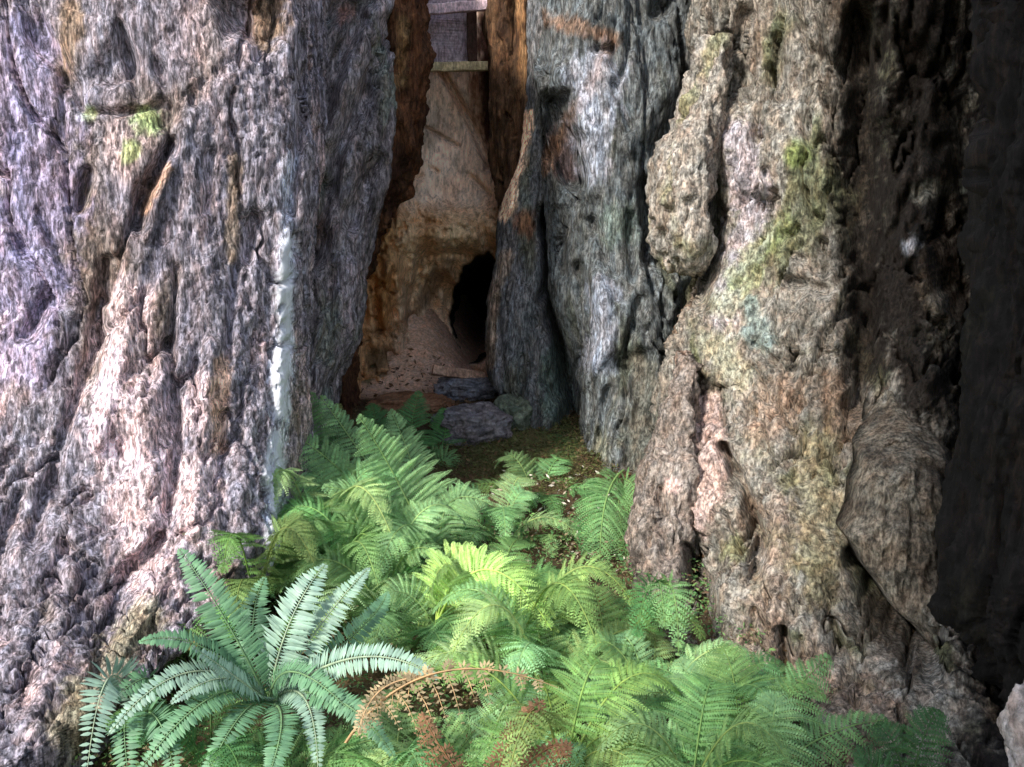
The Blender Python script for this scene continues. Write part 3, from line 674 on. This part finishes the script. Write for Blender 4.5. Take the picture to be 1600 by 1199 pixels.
def frond_geo(A, Mi, B, width, kind, hint=(0, -.5, 1), col=(.1, .25, .06), seed=0, droop=.38, n=None, curl=0.):
    """returns verts, quads, colours. every leaflet a folded blade of its own"""
    rs = np.random.RandomState(seed)
    V, Fc, C = [], [], []
    col = np.array(col)
    hint = norm(np.array(hint, float))
    def blade(p, d, side, nrm, L, w, c, fold=.25, dr=0.):
        """blade of two halves: 3 stations + tip"""
        k = len(V)
        q1 = p + d * L * .35 - nrm * dr * L * .1; q2 = p + d * L * .7 - nrm * dr * L * .4; tip = p + d * L - nrm * dr * L
        V.extend([p, q1 + side * w * .5 - nrm * w * fold * .5, q1, q1 - side * w * .5 - nrm * w * fold * .5,
                  q2 + side * w * .36 - nrm * w * fold * .4, q2, q2 - side * w * .36 - nrm * w * fold * .4, tip])
        Fc.extend([(k, k + 2, k + 1, k + 1), (k, k + 3, k + 2, k + 2), (k + 1, k + 2, k + 5, k + 4), (k + 2, k + 3, k + 6, k + 5), (k + 4, k + 5, k + 7, k + 7), (k + 5, k + 6, k + 7, k + 7)])
        C.extend([c] * 8)
    def small(p, d, side, nrm, L, w, c):
        k = len(V)
        V.extend([p, p + d * L * .45 + side * w * .5, p + d * L - nrm * L * .12, p + d * L * .45 - side * w * .5])
        Fc.append((k, k + 3, k + 2, k + 1)); C.extend([c] * 4)
    # rachis
    ts = np.linspace(0, 1, 26); R = bez(A, Mi, B, ts)
    Ltot = np.linalg.norm(np.diff(R, axis=0), axis=1).sum()
    T = norm(np.gradient(R, axis=0)); S = norm(np.cross(T, hint)); N = norm(np.cross(S, T))
    rr = Ltot * .007 + .001
    k0 = len(V)
    for i in range(26):
        r = rr * (1 - .8 * ts[i])
        for aa in (0, 2.1, 4.2): V.append(R[i] + S[i] * math.cos(aa) * r + N[i] * math.sin(aa) * r)
    cst = col * np.array([1.5, 1.25, 1.1]) * .9
    C.extend([cst] * 78)
    for i in range(25):
        for q in range(3):
            a = k0 + i * 3 + q; b = k0 + i * 3 + (q + 1) % 3; Fc.append((a, b, b + 3, a + 3))
    def at(t):
        x = t * 25; i = min(int(x), 24); f = x - i
        return R[i] * (1 - f) + R[i + 1] * f, T[i], S[i], N[i]
    if kind == 'sword':
        n = n or int(Ltot / .0085)
        for i in range(n):
            t = .08 + .92 * (i / n)
            prof = min(1, (t - .03) / .16) ** .6 * (1 - t ** 2.6) ** .75
            for sg in (-1, 1):
                p, tt, ss, nn = at(min(t + rs.uniform(-.003, .003), 1))
                if rs.rand() < .03: continue
                L = width * .5 * prof * rs.uniform(.82, 1.1) + .002
                dv = norm(ss * sg * 1. + tt * rs.uniform(.12, .34) + nn * rs.uniform(-.02, .18))
                side = norm(np.cross(nn, dv) + rs.normal(size=3) * .10)
                blade(p, dv, side, nn, L, .0078 + .07 * L * .5, col * rs.uniform(.75, 1.25), .3, .18)
    else:
        n = n or int(np.clip(Ltot / .0235, 12, 26))
        g = np.array([0, 0, -1.])
        brown = rs.rand() < .07
        for i in range(n):
            t = .14 + .86 * (i / n) ** .95
            u = (t - .14) / .86
            prof = (min(1, (u + .16) / .36)) ** .8 * (1 - u ** 1.5) ** .9
            for sg in (-1, 1):
                p, tt, ss, nn = at(min(t + rs.uniform(-.006, .006), 1))
                L = width * .5 * prof * rs.uniform(.85, 1.12) + .006
                dv = norm(ss * sg + tt * (.25 + .5 * u + rs.uniform(-.12, .12)) + nn * rs.uniform(-.05, .28))
                cp = col * rs.uniform(.75, 1.22)
                if rs.rand() < .04: continue
                if u > .8 and brown: cp = cp * .5 + s8(150, 118, 70) * .5
                m = int(np.clip(L / .0062, 4, 26))
                v = (np.arange(m) + .3) / m
                cur = rs.uniform(.7, 1.3)
                Q = p + dv * L * v[:, None] + g * (droop * cur * L * v ** 2)[:, None] + tt * (L * .16 * v ** 2)[:, None]
                td = norm(dv + g * (2 * droop * cur * v)[:, None] + tt * (.32 * v)[:, None])
                sd = norm(np.cross(nn, td))
                sp = min(Ltot / n, .026)
                Lp = (sp * .56) * (1 - v ** 2.2) ** .7 * rs.uniform(.85, 1.1, m) + .002
                w = Lp * .42 + .0012
                for s2 in (-1, 1):
                    d2 = norm(sd * s2 + td * .5 - nn * rs.uniform(0, .3, m)[:, None])
                    k = len(V)
                    A1 = Q; A2 = Q + d2 * (Lp * .45)[:, None] + td * (w * .5)[:, None]; A3 = Q + d2 * Lp[:, None] - nn * (Lp * .15)[:, None]; A4 = Q + d2 * (Lp * .45)[:, None] - td * (w * .5)[:, None]
                    V.extend(np.stack([A1, A2, A3, A4], 1).reshape(-1, 3))
                    Fc.extend([(k + 4 * q, k + 4 * q + 3, k + 4 * q + 2, k + 4 * q + 1) for q in range(m)])
                    C.extend(np.repeat(cp * rs.uniform(.85, 1.15, m)[:, None], 4, 0))
                k = len(V)
                V.extend([p + tt * .0012, Q[m // 2] + tt * .001, Q[-1], Q[m // 2] - tt * .001]); Fc.append((k, k + 1, k + 2, k + 3)); C.extend([cst] * 4)
    return np.array(V), Fc, np.array(C)

def mesh_mixed(name, V, Fc, mat, parent, C):
    me = bpy.data.meshes.new(name)
    F3 = [f[:3] if f[3] == f[2] else f for f in Fc]
    Vl = place_in(parent, V) if parent is not None else V
    sizes = np.array([len(f) for f in F3], np.int32)
    flat = np.fromiter((i for f in F3 for i in f), np.int32)
    me.vertices.add(len(Vl)); me.vertices.foreach_set('co', np.asarray(Vl, np.float32).ravel())
    me.loops.add(len(flat)); me.loops.foreach_set('vertex_index', flat)
    me.polygons.add(len(sizes)); me.polygons.foreach_set('loop_start', np.concatenate([[0], np.cumsum(sizes)[:-1]]).astype(np.int32))
    me.update(calc_edges=True)
    at = me.color_attributes.new('tint', 'FLOAT_COLOR', 'POINT'); c4 = np.ones((len(Vl), 4), np.float32); c4[:, :3] = np.clip(C, 0, 1); at.data.foreach_set('color', c4.ravel())
    me.materials.append(mat)
    o = bpy.data.objects.new(name, me); COL.objects.link(o); o.parent = parent
    return o

G_LADY = s8(154, 196, 138); G_BRIGHT = s8(194, 234, 140); G_MID = s8(130, 174, 114); G_DEEP = s8(92, 142, 86); G_YEL = s8(142, 180, 108)
G_SWORD = s8(100, 142, 106); G_SWORD2 = s8(140, 170, 152); G_DRY = s8(158, 142, 114); G_RED = s8(112, 86, 66); G_OL = s8(124, 160, 96)
MATS = {'lady': M_LADY, 'sword': M_SWORD, 'dry': M_DRY}
fcount = [0]
def fern(label, base, fronds, kind='lady', group='ferns', name='fern', cat='fern'):
    """base: (px,py,Y). fronds: (mid, tip, width, colour[, kind[, hint[, base]]]); pixel positions with depth"""
    b = W(*base)
    root = thing(name, label, cat, tuple(b), group)
    for fr in fronds:
        mid, tip, wd, col = fr[:4]
        kd = fr[4] if len(fr) > 4 and fr[4] else kind
        hint = fr[5] if len(fr) > 5 and fr[5] else (0, -.6, 1)
        bb = W(*fr[6]) if len(fr) > 6 else b
        fcount[0] += 1
        geo = 'sword' if kd == 'sword' else 'lady'
        V, Fc, C = frond_geo(bb, W(*mid), W(*tip), wd, geo, hint, col, fcount[0], droop=1.3 if kd == 'dry' else .38, n=11 if kd == 'dry' else None)
        o = mesh_mixed('frond', V, Fc, MATS[kd], root, C)
        if kd == 'dry': o['label'] = 'dry brown frond'
    return root
def auto_fern(label, px, py, Y, R, H, nf, wd, col, kind='lady', group='ferns', az0=None, spread=(0, 2 * math.pi), sink=0., name='fern', hintk=1.0):
    rs = random.Random(int(px * 7 + py * 13))
    b = W(px, py, Y)
    root = thing(name, label, 'fern', tuple(b), group)
    for i in range(nf):
        a = spread[0] + (spread[1] - spread[0]) * (i + rs.uniform(.1, .9)) / nf
        r = R * rs.uniform(.55, 1.2); h = H * rs.uniform(.5, 1.25)
        d = np.array([math.cos(a), math.sin(a), 0.])
        tip = b + d * r + np.array([0, 0, h * .62]); mid = b + d * r * .48 + np.array([0, 0, h * .85])
        fcount[0] += 1
        cc = np.array(col) * rs.uniform(.8, 1.2) * np.array([rs.uniform(.85, 1.2), 1, rs.uniform(.85, 1.1)])
        V, Fc, C = frond_geo(b, mid, tip, wd * rs.uniform(.85, 1.1), 'sword' if kind == 'sword' else 'lady', tuple(d * -.25 + np.array([0, -.2, 1])), cc, fcount[0], droop=.3)
        mesh_mixed('frond', V, Fc, MATS[kind], root, C)
    return root

SG = 'sword ferns'; LG = 'lady ferns'
# bluish sword fern, lower left
fern('large bluish green sword fern with stiff upright fronds at the foot of the left trunk', (420, 1100, 2.25), [
    ((350, 965, 2.22), (278, 856, 2.32), .125, G_SWORD, None, (.3, -1, .5)),
    ((452, 975, 2.25), (510, 880, 2.36), .150, G_SWORD2, None, (-.3, -1, .4)),
    ((502, 975, 2.28), (578, 886, 2.4), .105, G_SWORD2, None, (-.5, -1, .4)),
    ((395, 990, 2.3), (415, 900, 2.4), .11, G_SWORD, None, (0, -1, .3)),
    ((318, 1012, 2.15), (216, 1004, 2.1), .085, G_SWORD, None, (.1, -.5, 1)),
    ((555, 1028, 2.15), (686, 1062, 2.1), .095, G_SWORD2 * 1.1, None, (0, -.9, 1)),
    ((300, 1050, 2.1), (168, 1150, 1.95), .09, G_SWORD2, None, (0, -.7, 1)),
    ((330, 1090, 2.05), (205, 1225, 1.9), .10, G_SWORD, None, (0, -.6, 1)),
    ((475, 1090, 2.1), (497, 1215, 1.95), .085, G_SWORD2, None, (.2, -.8, 1)),
    ((375, 1120, 2.05), (310, 1240, 1.9), .09, G_SWORD, None, (0, -.8, 1)),
    ((460, 1050, 2.12), (560, 1125, 2.0), .09, G_SWORD, None, (0, -.8, 1)),
    ((560, 985, 2.4), (604, 925, 2.5), .08, G_SWORD, None, (-.2, -1, .3)),
    ((440, 1130, 2.0), (410, 1240, 1.88), .09, G_SWORD, None, (.2, -.8, 1)),
    ((355, 1060, 2.1), (265, 1100, 2.0), .08, G_SWORD2 * .9, None, (0, -.8, 1)),
    ((385, 1070, 2.1), (300, 1010, 2.0), .075, G_SWORD2, None, (0, -.8, 1)),
    ((520, 1090, 2.05), (620, 1190, 1.95), .08, G_SWORD, None, (0, -.8, 1)),
], 'sword', SG)
fern('dark bluish sword fern drooping over the bottom edge below the left trunk', (215, 1120, 2.1), [
    ((170, 1060, 2.05), (135, 1215, 1.88), .12, G_SWORD2 * .9, None, (.3, -1, .3)),
    ((230, 1060, 2.1), (155, 1110, 2.0), .09, G_SWORD, None, (0, -.8, .8)),
    ((195, 1130, 2.0), (205, 1240, 1.9), .10, G_SWORD, None, (0, -.8, .8)),
    ((250, 1130, 2.0), (275, 1235, 1.9), .09, G_SWORD, None, (0, -.8, .8)),
], 'sword', SG)
# big lady fern in the centre
fern('tallest light green lady fern with arching fronds in front of the hollow', (690, 900, 3.25), [
    ((560, 760, 3.3), (436, 662, 3.35), .36, G_LADY, None, (-.1, -.7, 1)),
    ((585, 740, 3.45), (500, 618, 3.6), .32, G_LADY, None, (-.2, -.8, .8)),
    ((625, 760, 3.2), (560, 650, 3.1), .40, G_LADY * 1.08, None, (0, -.8, .9)),
    ((650, 745, 3.55), (610, 640, 3.7), .34, G_LADY * .95, None, (0, -.8, .8)),
    ((600, 800, 3.1), (505, 760, 3.0), .36, G_LADY, None, (0, -.6, 1)),
    ((560, 820, 3.0), (470, 850, 2.95), .28, G_MID, None, (0, -.6, 1)),
    ((640, 820, 3.0), (590, 900, 2.85), .30, G_LADY, None, (0, -.6, 1)),
    ((700, 790, 3.3), (770, 790, 3.3), .30, G_LADY, None, (0, -.7, 1)),
], 'lady', LG)
fern('deep green lady fern at the hollow entrance beside the broad grey rock', (640, 830, 4.1), [
    ((640, 700, 4.15), (655, 610, 4.3), .36, G_DEEP, None, (0, -.8, .8)),
    ((600, 700, 4.2), (580, 630, 4.35), .36, G_DEEP, None, (0, -.8, .8)),
    ((680, 730, 4.1), (712, 735, 4.1), .34, G_MID * .9, None, (0, -.8, .8)),
    ((690, 700, 4.3), (690, 640, 4.4), .30, G_DEEP, None, (0, -.8, .8)),
], 'lady', LG)
fern('small green lady fern against the inner left buttress', (500, 760, 3.8), [
    ((490, 680, 3.8), (488, 612, 3.85), .24, G_MID, None, (0, -.8, .8)),
    ((525, 690, 3.9), (528, 630, 3.95), .2, G_DEEP, None, (0, -.8, .8)),
    ((465, 700, 3.7), (430, 660, 3.7), .2, G_LADY * .9, None, (0, -.8, .8)),
], 'lady', LG)
fern('brightest yellow green lady fern in the sunlit centre', (680, 980, 2.7), [
    ((760, 890, 2.65), (862, 985, 2.55), .26, G_BRIGHT, None, (0, -.8, .9)),
    ((730, 890, 2.7), (825, 925, 2.65), .28, G_BRIGHT, None, (-.1, -.9, .8)),
    ((700, 890, 2.75), (745, 862, 2.75), .24, G_BRIGHT * .95, None, (0, -.9, .8)),
    ((640, 930, 2.7), (600, 930, 2.65), .24, G_LADY, None, (0, -.8, .9)),
    ((700, 970, 2.6), (735, 1045, 2.5), .22, G_MID, None, (0, -.6, 1)),
], 'lady', LG)
fern('olive green lady fern between the sword fern and the left trunk', (470, 950, 2.9), [
    ((430, 890, 2.9), (372, 905, 2.85), .26, G_OL * 1.1, None, (0, -.8, .8)),
    ((450, 870, 3.0), (425, 850, 3.05), .24, G_OL * 1.1, None, (0, -.9, .7)),
    ((490, 870, 3.05), (510, 850, 3.1), .24, G_MID, None, (0, -.9, .7)),
    ((520, 900, 2.95), (545, 880, 2.95), .26, G_LADY * .9, None, (0, -.9, .7)),
], 'lady', LG)
# right side
fern('narrow green fern hanging against the foot of the grey middle buttress', (968, 790, 3.5), [
    ((945, 790, 3.35), (938, 915, 3.2), .26, G_MID * 1.05, None, (0, -1, .3), (975, 735, 3.6)),
    ((968, 800, 3.4), (982, 890, 3.25), .22, G_MID, None, (0, -1, .3), (965, 740, 3.6)),
    ((925, 790, 3.4), (915, 870, 3.3), .20, G_DEEP * 1.2, None, (0, -1, .3), (955, 745, 3.6)),
    ((990, 760, 3.45), (1002, 815, 3.35), .18, G_MID, None, (0, -1, .3), (965, 750, 3.6)),
], 'lady', LG)
fern('small fern with hanging fronds in the cleft at the foot of the pale trunk', (1030, 920, 2.7), [
    ((1052, 925, 2.6), (1060, 1020, 2.45), .15, G_MID, None, (0, -1, .3)),
    ((1010, 925, 2.6), (995, 1000, 2.5), .16, G_DEEP * 1.2, None, (0, -1, .3)),
    ((1032, 915, 2.62), (1040, 985, 2.5), .15, G_MID, None, (0, -1, .3)),
], 'lady', LG)
fern('wide olive green fern with long arching fronds at the bottom right', (1150, 1260, 2.1), [
    ((1150, 1090, 2.2), (1125, 1008, 2.3), .30, G_OL * 1.15, None, (0, -.9, .6)),
    ((1100, 1110, 2.2), (1060, 1030, 2.3), .26, G_LADY * .9, None, (0, -.9, .6)),
    ((1220, 1110, 2.2), (1300, 1025, 2.35), .26, G_MID, None, (-.1, -.9, .6)),
    ((1270, 1160, 2.15), (1390, 1125, 2.2), .20, G_MID * .9, None, (0, -.8, .8)),
    ((1060, 1170, 2.1), (985, 1120, 2.15), .22, G_LADY * .95, None, (0, -.8, .8)),
    ((1200, 1150, 2.05), (1210, 1080, 2.1), .24, G_LADY * .9, None, (0, -.9, .6)),
], 'lady', LG)
fern('dark green fern in deep shade below the near black trunk', (1420, 1260, 2.1), [
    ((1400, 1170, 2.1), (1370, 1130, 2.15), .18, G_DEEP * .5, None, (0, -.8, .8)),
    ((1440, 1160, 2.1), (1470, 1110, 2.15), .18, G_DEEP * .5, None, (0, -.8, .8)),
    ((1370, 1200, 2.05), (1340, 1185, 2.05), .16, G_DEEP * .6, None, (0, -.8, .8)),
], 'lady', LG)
fern('grey green broad fronded sword fern among green ferns right of centre', (985, 1150, 2.4), [
    ((960, 1085, 2.4), (908, 1068, 2.4), .075, G_SWORD2, None, (0, -.9, .8)),
    ((945, 1110, 2.35), (905, 1100, 2.3), .075, G_SWORD2 * 1.1, None, (0, -.9, .8)),
    ((990, 1100, 2.4), (1000, 1150, 2.3), .065, G_SWORD2, None, (0, -.9, .8)),
    ((965, 1150, 2.3), (950, 1215, 2.2), .075, G_SWORD2, None, (0, -.9, .8)),
], 'sword', SG)
fern('withered tan fern with dry hanging leaflets in the bottom centre', (540, 1160, 2.0), [
    ((680, 1052, 1.98), (872, 1075, 2.0), .13, G_DRY * 1.35, 'dry', (0, -1, .2)),
    ((600, 1075, 1.98), (560, 1150, 1.9), .09, G_DRY * 1.3, 'dry', (0, -1, .2), (690, 1060, 1.98)),
], 'dry', 'dry ferns')
fern('reddish brown dying fern at the bottom centre edge', (760, 1270, 1.85), [
    ((800, 1150, 1.88), (850, 1095, 1.92), .10, G_RED * 1.2, 'dry', (0, -1, .5)),
    ((690, 1170, 1.88), (660, 1115, 1.92), .10, G_RED * 1.3, 'dry', (0, -1, .5)),
    ((840, 1180, 1.85), (890, 1170, 1.85), .10, G_RED, 'dry', (0, -1, .5)),
], 'dry', 'dry ferns')
fern('orange brown withered fern tuft left of the pale trunk foot', (970, 1000, 3.0), [
    ((955, 960, 3.0), (935, 930, 3.0), .12, s8(170, 110, 50), 'dry', (0, -1, .5)),
    ((985, 970, 3.0), (1005, 985, 2.95), .12, G_RED * 1.2, 'dry', (0, -1, .5)),
], 'dry', 'dry ferns')

# filling ferns between, each a plant of its own
fills = [
    ('lady fern behind the left end of the bluish sword fern', 300, 1040, 2.6, .26, .2, 8, .2, G_MID),
    ('tall lady fern between the olive fern and the tallest fern', 500, 900, 3.15, .36, .40, 9, .28, G_LADY),
    ('lady fern spreading over the bank right of the broad grey rock', 840, 800, 3.9, .30, .22, 8, .2, G_MID),
    ('lady fern at the right side of the fern bank', 950, 1060, 2.65, .26, .24, 8, .18, G_OL),
    ('tall pale lady fern in the left middle of the fern bank', 590, 960, 2.95, .36, .34, 9, .26, G_LADY),
    ('low lady fern just left of the grey green sword fern', 860, 1120, 2.45, .36, .34, 9, .24, G_LADY),
    ('yellow green lady fern above the withered tan fern', 800, 1060, 2.65, .36, .34, 9, .24, G_YEL),
    ('lady fern filling the gap right of the bluish sword fern', 640, 1050, 2.75, .36, .34, 9, .24, G_MID),
    ('feathery lady fern under the brightest fern', 860, 1010, 2.9, .24, .2, 8, .16, G_YEL),
    ('olive lady fern in the middle bank of ferns', 770, 990, 2.9, .30, .22, 8, .2, G_OL),
    ('lady fern at the bottom edge left of centre', 610, 1260, 2.05, .26, .2, 9, .2, G_MID),
    ('lady fern at the bottom edge in the centre', 740, 1250, 2.1, .28, .2, 9, .2, G_LADY),
    ('lady fern at the bottom edge right of centre', 880, 1230, 2.1, .32, .28, 9, .2, G_YEL),
    ('lady fern between the reddish soil and the wide olive fern', 1020, 1130, 2.4, .26, .22, 8, .17, G_LADY),
    ('small sparse lady fern on the brown bank before the hollow', 850, 880, 3.5, .28, .26, 8, .18, G_MID),
    ('small sparse lady fern right of the tallest fern', 780, 870, 3.5, .30, .30, 8, .2, G_LADY),
    ('dark lady fern under the bluish sword fern', 330, 1220, 2.1, .28, .18, 8, .18, G_DEEP),
    ('dark lady fern behind the bluish sword fern', 560, 1000, 2.9, .30, .24, 9, .24, G_MID),
    ('lady fern tucked below the tallest fern on its left', 530, 940, 3.0, .34, .30, 9, .24, G_MID),
    ('small lady fern in the shade under the arching fronds', 640, 900, 3.3, .30, .26, 7, .22, G_DEEP),
    ('low lady fern along the foot of the pale trunk', 1120, 1130, 2.3, .26, .18, 8, .18, G_MID),
    ('lady fern tuft at the bottom edge under the sword fern', 480, 1260, 2.05, .22, .16, 8, .2, G_MID),
    ('lady fern rising at the foot of the white streak', 400, 960, 2.75, .30, .28, 8, .22, G_OL),
    ('lady fern at the bottom edge under the wide olive fern', 1080, 1240, 2.05, .30, .22, 8, .2, G_MID),
]
for (lb, px, py, Y, R, H, nf, wd, col) in fills:
    auto_fern(lb, px, py, Y, R, H, nf, wd, col, 'lady', LG)

# ------------------------------------------------------------------ ground cover and litter
def scatter(name, label, n, region, size, cols, mat, seed, lift=.0, kind='stuff'):
    rs = np.random.RandomState(seed)
    V, Fc, C = [], [], []
    for i in range(n):
        x = rs.uniform(region[0], region[1]); y = rs.uniform(region[2], region[3])
        z = float(gz(x, y)) + rs.uniform(0, lift) + .01
        p = np.array([x, y, z])
        d = norm(rs.normal(size=3) * np.array([1, 1, .5])); s = norm(np.cross(d, rs.normal(size=3)))
        L = size * rs.uniform(.5, 1.4); w = L * rs.uniform(.25, .5)
        k = len(V); V += [p, p + d * L * .5 + s * w * .5, p + d * L, p + d * L * .5 - s * w * .5]
        Fc.append((k, k + 1, k + 2, k + 3)); C += [np.array(cols[rs.randint(len(cols))]) * rs.uniform(.7, 1.25)] * 4
    o = mesh_from(name, np.array(V), np.array(Fc), mat, None, np.array(C), smooth=False)
    return tag(o, label, None, None, kind)
tag(scatter('ground_cover', 'low green leaflets covering the soil under the ferns', 30000, (-1.2, .75, 1.9, 3.5), .015, [G_MID, G_DEEP, G_OL, G_YEL, G_RED, G_DRY], M_LADY, 3, .10), cat='ground cover')
tag(scatter('leaf_litter', 'brown dead leaves and needles strewn over the soil', 20000, (-1.2, 1.4, 2.0, 5.0), .019, [G_RED, s8(96, 78, 58), s8(84, 70, 52), s8(128, 108, 80)], M_DRY, 4, .012), cat='leaf litter')

tag(scatter('moss', 'olive brown moss tufts on the low mound in front of the grey pillar', 9000, (-.35, .45, 3.8, 4.7), .016, [s8(112, 118, 70), s8(98, 108, 64), s8(122, 108, 80), s8(90, 98, 58)], M_LADY, 9, .02), cat='moss')

tag(scatter('fallen_petals', 'pale withered petals and leaf bits dropped on the bank before the hollow', 260, (-.1, .45, 3.2, 4.0), .022, [s8(214, 208, 196), s8(196, 180, 160)], M_DRY, 12, .05), cat='petals')

tag(scatter('bark_chips', 'small bark chips and needles lying on the dirt below the burrow', 900, (-1.0, .2, 4.6, 5.5), .035, [s8(112, 88, 68), s8(150, 124, 100), s8(86, 70, 56)], M_DRY, 15, .006), cat='bark chips')
